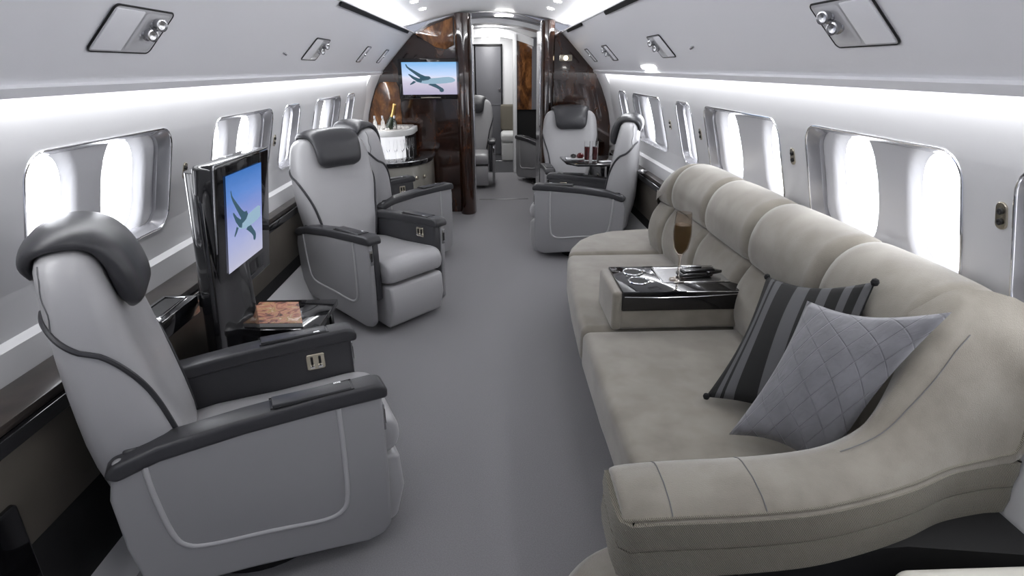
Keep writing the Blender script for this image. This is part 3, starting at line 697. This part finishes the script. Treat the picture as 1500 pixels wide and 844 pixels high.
bm = B(); prism(bm, [(.46, 1.2), (.45, 2.2), (.50, 3.2), (.60, 3.45), (.80, 3.62), (1.16, 3.66), (1.16, 1.2)], 'z', .08, .30, .02, 3); sl('seat_base', bm)
bm = B(); prism(bm, [(.52, 1.25), (.52, 2.2), (.56, 3.2), (.66, 3.4), (.82, 3.55), (1.14, 3.58), (1.14, 1.25)], 'z', 0, .085); sl('plinth', bm, 'base')
# back: upper rolls and lower cushions divided at the seams
def backprof(kind):
    if kind == 'up': return [(1.262, .735), (1.085, .722), (1.052, .745), (1.040, .79), (1.045, .85), (1.075, .915), (1.125, .955), (1.185, .968), (1.240, .955), (1.262, .915)]
    return [(1.262, .40), (1.06, .40), (1.020, .47), (1.005, .55), (1.02, .64), (1.055, .700), (1.09, .722), (1.262, .735)]
def seg(kind, ya, yb, shape=lambda y: 0.0, drop=lambda y: 0.0):
    pr = backprof(kind); cx = sum(p[0] for p in pr)/len(pr); cz = sum(p[1] for p in pr)/len(pr)
    P = smooth_path([(a, b, 0) for a, b in pr+[pr[0]]], 3)[:-1]
    rings = []; N_ = 16
    for k in range(N_+1):
        t = k/N_; y = ya+(yb-ya)*t
        dd = min(y-ya, yb-y); q = 1 - .13*max(0, 1-dd/.035)**2.2 + .018*math.sin(PI*t)
        rings.append([(min(1.262, 1.20+(p.x-1.20)*q) + (shape(y) if p.x < 1.2 else 0), y + (.03*(p.y-.72) if 0 else 0), .72+(p.y-.72)*(q if kind == 'up' else 1)-(drop(y) if p.y > .8 else 0)) for p in P])
    bm = B(); loft(bm, rings); return sl('back_cushion', bm, ang=60)
SM = [1.26, 1.69, 2.22, 2.72, 3.20, 3.40]
shp = lambda y: 0 if y < 3.0 else -.05*((y-3.0)/.4)
for a, b in zip(SM[:-1], SM[1:]):
    seg('up', a+.001, b-.001, shp, lambda y: 0 if y < 3.2 else .10*((y-3.2)/.2)**1.5); seg('lo', a+.001, b-.001, shp)
# sculpted end: the rim falls from the back height to the arm height while its outer face fans out
# station: outer (x,y), z_out, rim (x,y,z), inner foot (x,y)
ST = [((.285, .935), .585, (.285, 1.075, .600), (.285, 1.115)),
      ((.300, .922), .598, (.300, 1.085, .616), (.300, 1.125)),
      ((.42, .922), .602, (.42, 1.090, .622), (.42, 1.130)),
      ((.55, .925), .603, (.55, 1.092, .624), (.55, 1.132)),
      ((.70, .938), .603, (.68, 1.097, .628), (.68, 1.137)),
      ((.84, .970), .603, (.80, 1.105, .642), (.80, 1.145)),
      ((.96, 1.008), .603, (.895, 1.12, .680), (.88, 1.160)),
      ((1.06, 1.050), .604, (.955, 1.14, .740), (.94, 1.180)),
      ((1.13, 1.068), .606, (1.015, 1.160, .820), (.98, 1.200)),
      ((1.20, 1.080), .612, (1.06, 1.185, .890), (1.01, 1.22)),
      ((1.255, 1.085), .64, (1.105, 1.210, .940), (1.03, 1.235)),
      ((1.266, 1.120), .80, (1.125, 1.235, .960), (1.035, 1.25)),
      ((1.266, 1.185), .950, (1.130, 1.262, .966), (1.035, 1.268))]
def sm(get, n=4): return smooth_path([get(s) for s in ST], n)
Op = sm(lambda s: (*s[0], s[1])); Rp = sm(lambda s: s[2]); Ip = sm(lambda s: (*s[3], .42))
rings = []
for o_, r_, i_ in zip(Op, Rp, Ip):
    out = Vector((o_.x-r_.x, o_.y-r_.y, 0)).normalized()
    base = Vector((o_.x, o_.y, .42)) - out*.04
    e0 = Vector((o_.x, o_.y, o_.z)); slope = e0-r_
    q = [base, Vector((e0.x, e0.y, e0.z-.03))-out*.012, e0+Vector((0, 0, -.012)), e0 - out*.012, e0-slope*.3+Vector((0, 0, .010))+out*.006, e0-slope*.6+Vector((0, 0, .014))+out*.008, r_+slope*.12+Vector((0, 0, .008)), r_, r_-out*.022+Vector((0, 0, -.014)), Vector((i_.x, i_.y, r_.z-.06*1)), i_]
    rings.append([Vector(p) for p in q])
bm = B(); loft(bm, rings); arm = sl('arm', bm, ang=75)
# arm seams
for i in (7, 13):
    r_ = rings[i]; bm = B(); tube(bm, [p+Vector((0, 0, .0)) for p in r_[3:9]], .0016, 5); bm.transform(Matrix.Translation(-SO)); link('seam', bm, 'pinstripe', arm)
bm = B(); tube(bm, [r[3]+Vector((0, 0, .001)) for r in rings], .004, 6); bm.transform(Matrix.Translation(-SO)); link('edge_piping', bm, 'rib', arm)
i = 33
bm = B(); tube(bm, [r[6]*.75+r[5]*.25+Vector((0, 0, .004)) for r in rings[20:40]], .0012, 5); bm.transform(Matrix.Translation(-SO)); link('seam', bm, 'pinstripe', arm)
# two ribbed bands around the outer end
def band(z0, z1, th, nm):
    path = [Vector((.275, 1.10, 0)), Vector((.272, .99, 0)), Vector((.277, .935, 0)), Vector((.30, .918, 0))] + [Vector((p.x, p.y, 0)) for p in Op[6:]] + [Vector((1.27, 1.19, 0))]
    rings = []
    for i, p in enumerate(path):
        t = (path[min(i+1, len(path)-1)]-path[max(i-1, 0)]).normalized(); nn = Vector((t.y, -t.x, 0))
        sec = [(-.045, z0), (0, z0), (th, z0+.008), (th+.003, (z0+z1)/2), (th, z1-.008), (0, z1), (-.045, z1)]
        rings.append([Vector((p.x, p.y, 0))+nn*a+Vector((0, 0, z)) for a, z in sec])
    bm = B(); loft(bm, rings); return sl(nm, bm, 'rib', ang=50)
band(.531, .596, .0, 'ribbed_band'); band(.455, .527, .0, 'ribbed_band')
bm = B(); prism(bm, [(.56, .965), (.75, .975), (.95, .985), (1.24, .945), (1.24, 1.10), (.56, 1.10)], 'z', 0, .455); sl('end_plinth', bm, 'base')
bm = B(); prism(bm, [(.33, 1.0), (.70, 1.0), (1.0, 1.07), (1.2, 1.16), (1.24, 1.3), (.33, 1.12)], 'z', .40, .47); sl('arm_underside', bm, 'base')
tag(sofa, 'long curved beige velvet sofa under the right windows', 'sofa')

# fold-down armrest with drinks tray, part of the sofa
dr = empty('tray_armrest', (.80, 2.315, .452)); dr.parent = sofa; dr.location = Vector((.80, 2.315, .452))-SO; dr['label'] = 'upholstered centre armrest with a glossy black tray top'
bm = B(); box(bm, -.27, .285, -.155, .155, .0, .125, .02, 4); link('armrest_body', bm, 'velvet', dr)
bm = B(); box(bm, -.297, -.252, -.157, .157, .0, .168, .018, 4); link('armrest_end', bm, 'velvet', dr)
bm = B(); box(bm, -.258, .287, -.160, .158, .088, .172, .004, 2); link('tray_block', bm, 'black', dr)
bm = B()
rr = rrect(.095, .035, .165, .095, .012, 4); tube(bm, [(p[0], p[1], .1735) for p in rr], .003, 6, cyc=True); link('tray_rim', bm, 'chrome', dr)
bm = B(); prism(bm, rrect(.095, .035, .160, .090, .010, 4), 'z', .171, .1735); link('tray_inset', bm, 'steel', dr)
bm = B(); tube(bm, [(-.25, -.161, .150), (-.1, -.162, .146), (.05, -.162, .148), (.2, -.162, .156), (.275, -.161, .164), (.2, -.161, .168), (0, -.161, .169)], .0018, 6); link('tray_trim', bm, 'chrome', dr)
for dy in (-.07, .07):
    bm = B(); tube(bm, [(-.165+.042*math.cos(a*PI/12), dy*.8+.02+.042*math.sin(a*PI/12), .174) for a in range(24)], .004, 8, cyc=True); cu = link('cup_holder', bm, 'chrome', dr)
    bm = B(); lathe(bm, [(0, 0), (.040, 0), (.040, .002), (0, .001)], (-.165, dy*.8+.02, .1725), 24); link('cup_well', bm, 'base', cu)

# champagne glass on the tray
def stem_glass(nm, loc, prof, liquid, lm, label, group=None, gm='glass', cat='glass'):
    root = empty(nm, loc); bm = B(); lathe(bm, prof, n=32); link('bowl', bm, gm, root)
    if liquid: bm = B(); lathe(bm, liquid, n=28); link('drink', bm, lm, root)
    return tag(root, label, cat, group)
stem_glass('champagne_glass', (.80, 2.28, .6265), [(0, 0), (.036, .001), (.036, .003), (.008, .008), (.0045, .02), (.0045, .095), (.012, .11), (.030, .14), (.0375, .19), (.037, .22), (.031, .29), (.0295, .29), (.0355, .22), (.0355, .19), (.028, .142), (.010, .115), (0, .112)],
           [(0, .116), (.010, .118), (.0265, .143), (.0345, .19), (.0345, .215), (.0325, .24), (0, .24)], 'amber', 'tall stemmed glass of amber drink on the black sofa tray', gm='smoke')
root = empty('leather_pouch', (.885, 2.325, .6265))
bm = B(); box(bm, -.075, .075, -.03, .03, 0, .022, .010, 4); box(bm, -.06, .085, -.022, .022, .018, .034, .007, 3); bm.transform(Euler((0, 0, .15)).to_matrix().to_4x4()); link('body', bm, 'black', root)
bm = B(); prism(bm, [(.05, -.03), (.12, 0), (.07, .045), (.03, .03)], 'z', .012, .026, .003, 2); link('flap', bm, 'black', root)
bm = B(); box(bm, -.055, .035, .012, .03, .034, .041, .003, 2); link('clip', bm, 'steel', root)
tag(root, 'folded glossy black leather pouch with steel clip on the sofa tray', 'pouch')

# cushions leaning on the sofa
def pillow(nm, BL, BR, TR, TL, th, m, label):
    c = (Vector(BL)+Vector(BR)+Vector(TR)+Vector(TL))/4; root = empty(nm, c)
    bl, br, tr, tl = [Vector(p)-c for p in (BL, BR, TR, TL)]; n = 22
    nr = (br-bl).cross(tl-bl).normalized()
    if nr.y > 0: nr = -nr
    me = bpy.data.meshes.new('cover'); vs = []; uvs = []; fs = []
    for side in (1, -1):
        for j in range(n+1):
            for i in range(n+1):
                a, b = i/n, j/n
                # pull the edge middles in
                pa = a + (.5-a)*.14*math.sin(PI*b)**1*abs(2*a-1)**1.2; pb = b + (.5-b)*.14*math.sin(PI*a)*abs(2*b-1)**1.2
                p = bl*(1-pa)*(1-pb)+br*pa*(1-pb)+tr*pa*pb+tl*(1-pa)*pb
                h = (max(0, math.sin(PI*a))*max(0, math.sin(PI*b)))**.55*th
                h += .0035*math.sin(9*a+7*b*side)*math.sin(PI*a)*math.sin(PI*b)
                vs.append(p+nr*h*side); uvs.append((a, b))
        o0 = 0 if side == 1 else (n+1)**2
        for j in range(n):
            for i in range(n):
                q = [o0+j*(n+1)+i, o0+j*(n+1)+i+1, o0+(j+1)*(n+1)+i+1, o0+(j+1)*(n+1)+i]
                fs.append(q if side == 1 else q[::-1])
    me.from_pydata(vs, [], fs); uv = me.uv_layers.new(name='UVMap')
    for lp in me.loops: uv.data[lp.index].uv = uvs[lp.vertex_index]
    bm = bmesh.new(); bm.from_mesh(me); bmesh.ops.remove_doubles(bm, verts=bm.verts, dist=.0004); bmesh.ops.recalc_face_normals(bm, faces=bm.faces); bm.to_mesh(me); bm.free()
    me.materials.append(M[m]); me.shade_smooth()
    o = bpy.data.objects.new('cover', me); COL.objects.link(o); o.parent = root
    return tag(root, label, 'cushion'), (bl, br, tr, tl, nr)
p1, _ = pillow('throw_cushion', (.70, 1.60, .475), (.95, 1.30, .50), (1.045, 1.42, .93), (1.01, 1.94, .76), .055, 'stripe', 'black and charcoal striped throw cushion tucked behind a plain grey one')
for c_ in _[:4]:
    bm = B(); lathe(bm, [(0, -.012), (.008, -.008), (.011, 0), (.008, .008), (0, .012)], c_*.99, 12); link('tassel', bm, 'tassel', p1)
p2, q = pillow('throw_cushion', (.68, 1.36, .50), (.86, 1.19, .50), (1.045, 1.155, .955), (.915, 1.50, .845), .062, 'cushion', 'plain grey throw cushion in front, leaning in the curved sofa end')

# low matching footstool partly under the sofa arm, and a cream seat in the corner
bm = B(); lathe(bm, [(0, .0), (.23, .0), (.24, .02), (.262, .10), (.27, .20), (.262, .265), (.235, .295), (.15, .305), (0, .307)], (0, 0, 0), 48)
o = link('footstool', bm, 'velvet', ang=60); o.location = (.415, .955, .002); tag(o, 'rounded beige velvet footstool showing below the near sofa arm', 'footstool')
root = empty('cream_seat', (1.06, .55, 0))
bm = B(); box(bm, -.22, .17, -.35, .350, .30, .500, .035, 5); link('seat_pad', bm, 'cream', root)
bm = B(); box(bm, -.16, .12, -.30, .30, 0, .30, .02, 3); link('base', bm, 'base', root)
tag(root, 'cream leather seat pad cut off by the bottom right corner', 'seat')

# ------------------------------------------------------------------ low table with magazine
root = empty('low_table', (-.95, 2.50, 0))
bm = B(); box(bm, -.17, .20, -.165, .19, .375, .405, .004, 2); link('top', bm, 'black', root)
for x in (-.15, .16):
    for y in (-.14, .16):
        bm = B(); box(bm, x-.015, x+.015, y-.015, y+.015, 0, .375, .003, 1); link('leg', bm, 'black', root)
bm = B(); box(bm, -.17, .16, -.12, .15, .03, .375, .004, 1); link('shelf_box', bm, 'base', root)
bm = B(); tube(bm, [(.19, -.10, .28), (.205, -.10, .30), (.205, -.10, .36)], .004, 6); link('pull', bm, 'chrome', root)
tag(root, 'low black table between the monitor console and the second seat', 'table')
root = empty('magazine', (-.95, 2.49, .405))
pts = [(-.150, -.120), (.130, -.130), (.035, .120), (-.15, .125)]
bm = B(); prism(bm, pts, 'z', 0, .018, .001, 1); link('pages', bm, 'paper', root)
bm = B(); prism(bm, pts, 'z', .0185, .0205); link('cover', bm, 'mag', root)
tag(root, 'magazine with reddish brown cover lying on the low black table', 'magazine')

# ------------------------------------------------------------------ bar cabinet
bar = empty('bar_cabinet', (-.97, 5.84, 0))
def hel(rx, ry, n=24, y1=.30, x0=-.27):
    pts = []
    for k in range(n+1):
        a = -PI*.98 + (PI*.98)*k/n; x, y = rx*math.cos(a), ry*math.sin(a); pts.append((max(x0, x), y))
    pts.append((rx, y1)); pts.append((x0, y1)); out = [pts[0]]
    for p in pts[1:]:
        if (Vector(p)-Vector(out[-1])).length > .004: out.append(p)
    return out
bm = B(); prism(bm, hel(.385, .47), 'z', .03, .615, .004, 1); link('body', bm, 'greige', bar, ang=50)
bm = B(); prism(bm, hel(.40, .485, x0=-.28), 'z', .62, .665, .005, 2); link('counter', bm, 'black', bar, ang=50)
bm = B(); prism(bm, hel(.35, .44), 'z', 0, .03); link('plinth', bm, 'base', bar, ang=50)
bm = B(); tube(bm, [(p[0]*1.0+.0, p[1], .66) for p in hel(.403, .488, x0=-.28)[1:-1]], .004, 6); link('counter_trim', bm, 'chrome', bar)
for k, a in enumerate((-.78, -.52)):
    c = Vector((.385*math.cos(a), .47*math.sin(a), .50)); bm = B(); lathe(bm, [(0, 0), (.016, 0), (.018, .012), (.012, .020), (0, .022)], n=16)
    bm.transform(Matrix.Translation(c) @ Euler((PI/2, 0, a+PI/2)).to_matrix().to_4x4()); link('knob', bm, 'brass', bar)
# upper unit: lit frosted front, open niche at the right for glasses
bm = B(); up = hel(.235, .30, x0=-.24)
prism(bm, up, 'z', .872, .925, .004, 2); link('top_rim', bm, 'white_fabric', bar, ang=50)
bm = B(); prism(bm, hel(.175, .24, x0=-.24), 'z', .665, .872); link('frosted_panel', bm, 'frost', bar, ang=50)
bm = B(); prism(bm, [(.16, -.10), (.19, -.12), (.215, -.02), (.215, .28), (.16, .28)], 'z', .665, .872); link('niche_back', bm, 'base', bar)
bm = B(); prism(bm, hel(.20, .265, x0=-.22), 'z', .925, .935, .003, 1)
for k in range(70):
    a = random.uniform(-PI, 0); r = random.uniform(.1, 1)**.5; x, y = .19*r*math.cos(a), .245*r*math.sin(a)
    t = Matrix.Translation((max(-.22, x), y, .937)) @ Euler((random.random()*3, random.random()*3, random.random()*3)).to_matrix().to_4x4(); box(bm, -.011, .011, -.011, .011, -.011, .011, .003, 1, t)
ic = link('ice', bm, 'ice', bar, smooth=False); ic['kind'] = 'stuff'
tag(bar, 'curved greige bar cabinet with lit upper glass unit by the left bulkhead', 'cabinet')
FL = [(0, 0), (.022, .001), (.022, .003), (.004, .008), (.003, .06), (.010, .075), (.019, .10), (.021, .135), (.018, .185), (.0172, .185), (.0198, .135), (.018, .102), (.006, .078), (0, .077)]
fl = stem_glass('champagne_flute', (0, 0, 0), FL, None, None, 'x')
k = 0
for j, a in enumerate([-2.30, -2.02, -1.74, -1.46, -1.18, -.90, -.62, -.34]):
    o = fl if j == 0 else copy_tree(fl)
    R_ = 1.0; o.location = (-.97+.245*math.cos(a), 5.84+.315*math.sin(a), .666)
    tag(o, 'empty clear flute standing in the row before the lit bar front', 'glass', 'clear flutes on the bar counter')
for (x, y, l) in ((-1.06, 5.62, 'left of the champagne'), (-.99, 5.63, 'directly left of the champagne neck'), (-.88, 5.63, 'to the right of the champagne')):
    root = empty('mini_bottle', (x, y, .935)); bm = B(); lathe(bm, [(0, 0), (.020, 0), (.020, .065), (.012, .085), (.009, .095), (.009, .10), (0, .10)], n=16); link('glass_body', bm, 'glass', root)
    bm = B(); lathe(bm, [(0, .10), (.0105, .10), (.0105, .125), (0, .126)], n=14); link('cap', bm, 'steel', root)
    tag(root, 'small silver-capped bottle in the ice, ' + l, 'bottle', 'small bottles in the bar ice')
root = empty('champagne_bottle', (-.935, 5.66, .935))
tm = Euler((.15, .30, 0)).to_matrix().to_4x4()
bm = B(); lathe(bm, [(0, 0), (.040, 0), (.041, .02), (.040, .06), (.024, .11), (.018, .135), (0, .135)], n=22); bm.transform(tm); link('bottle_body', bm, 'greeng', root)
bm = B(); lathe(bm, [(0, .125), (.0215, .12), (.017, .15), (.016, .20), (.019, .215), (.0195, .235), (.014, .242), (0, .243)], n=18); bm.transform(tm); link('foil_neck', bm, 'gold', root)
tag(root, 'champagne bottle with gold foil neck leaning in the bar ice', 'bottle')

# ------------------------------------------------------------------ dining ledge table on the right
root = empty('side_table', (.92, 5.12, 0))
bm = B(); prism(bm, [(-.28, .27), (-.26, -.10), (-.18, -.22), (.31, -.24), (.31, .30)], 'z', .685, .705, .006, 2); link('top', bm, 'black', root)
bm = B(); box(bm, .10, .15, -.05, .05, 0, .685, .004, 1); link('post', bm, 'black', root)
bm = B(); box(bm, .02, .26, -.12, .12, 0, .02, .004, 1); link('base', bm, 'black', root)
tag(root, 'black folding table between the two right-hand seats', 'table')
for x, l in ((.845, 'left one'), (.915, 'right one')):
    stem_glass('tall_glass', (x, 5.10, .706), [(0, 0), (.022, 0), (.023, .003), (.026, .165), (.0248, .165), (.0215, .006), (0, .006)], [(0, .008), (.0208, .008), (.0236, .12), (0, .12)], 'wine',
               'tall tumbler of dark red drink on the black table, ' + l + ' of two', 'red drinks on the side table')
root = empty('snack_tray', (.775, 5.22, .705)); bm = B(); prism(bm, rrect(0, 0, .10, .06, .012, 4), 'z', 0, .008, .003, 1); link('dish', bm, 'glossw', root)
bm = B(); lathe(bm, [(0, 0), (.026, 0), (.034, .012), (.030, .03), (.014, .042), (0, .044)], (.03, 0, .009), 18); link('red_fruit', bm, 'wine', root)
bm = B(); lathe(bm, [(0, 0), (.02, 0), (.027, .012), (.022, .028), (0, .034)], (-.03, .01, .009), 16); link('dark_fruit', bm, 'black', root)
tag(root, 'small white dish of dark red fruit on the black side table', 'dish')
root = empty('napkin', (.99, 5.0, .706)); bm = B(); box(bm, -.05, .05, -.03, .03, 0, .012, .004, 2, Euler((0, 0, .3)).to_matrix().to_4x4()); link('folded_cloth', bm, 'glossw', root)
tag(root, 'small folded white napkin beside the red drinks', 'napkin')
root = empty('ashtray', (1.20, 4.55, .691)); bm = B(); lathe(bm, [(0, 0), (.035, 0), (.045, .016), (.040, .016), (.03, .005), (0, .005)], n=20); link('bowl', bm, 'chrome', root)
tag(root, 'small shiny dish on the right wall ledge behind the turned seat', 'dish')

# aft lounge seat seen through the second opening
root = empty('lounge_seat', (.34, 10.15, 0))
bm = B(); box(bm, -.16, .30, -.30, .25, .0, .30, .03, 3); link('base', bm, 'white_fabric', root)
bm = B(); box(bm, -.17, .32, -.32, .25, .30, .45, .05, 4); link('seat_cushion', bm, 'white_fabric', root)
bm = B(); box(bm, -.17, .32, .22, .34, .45, .88, .04, 4); link('backrest', bm, 'taupe', root)
tag(root, 'white lounge seat with taupe back beside the far grey door', 'seat')
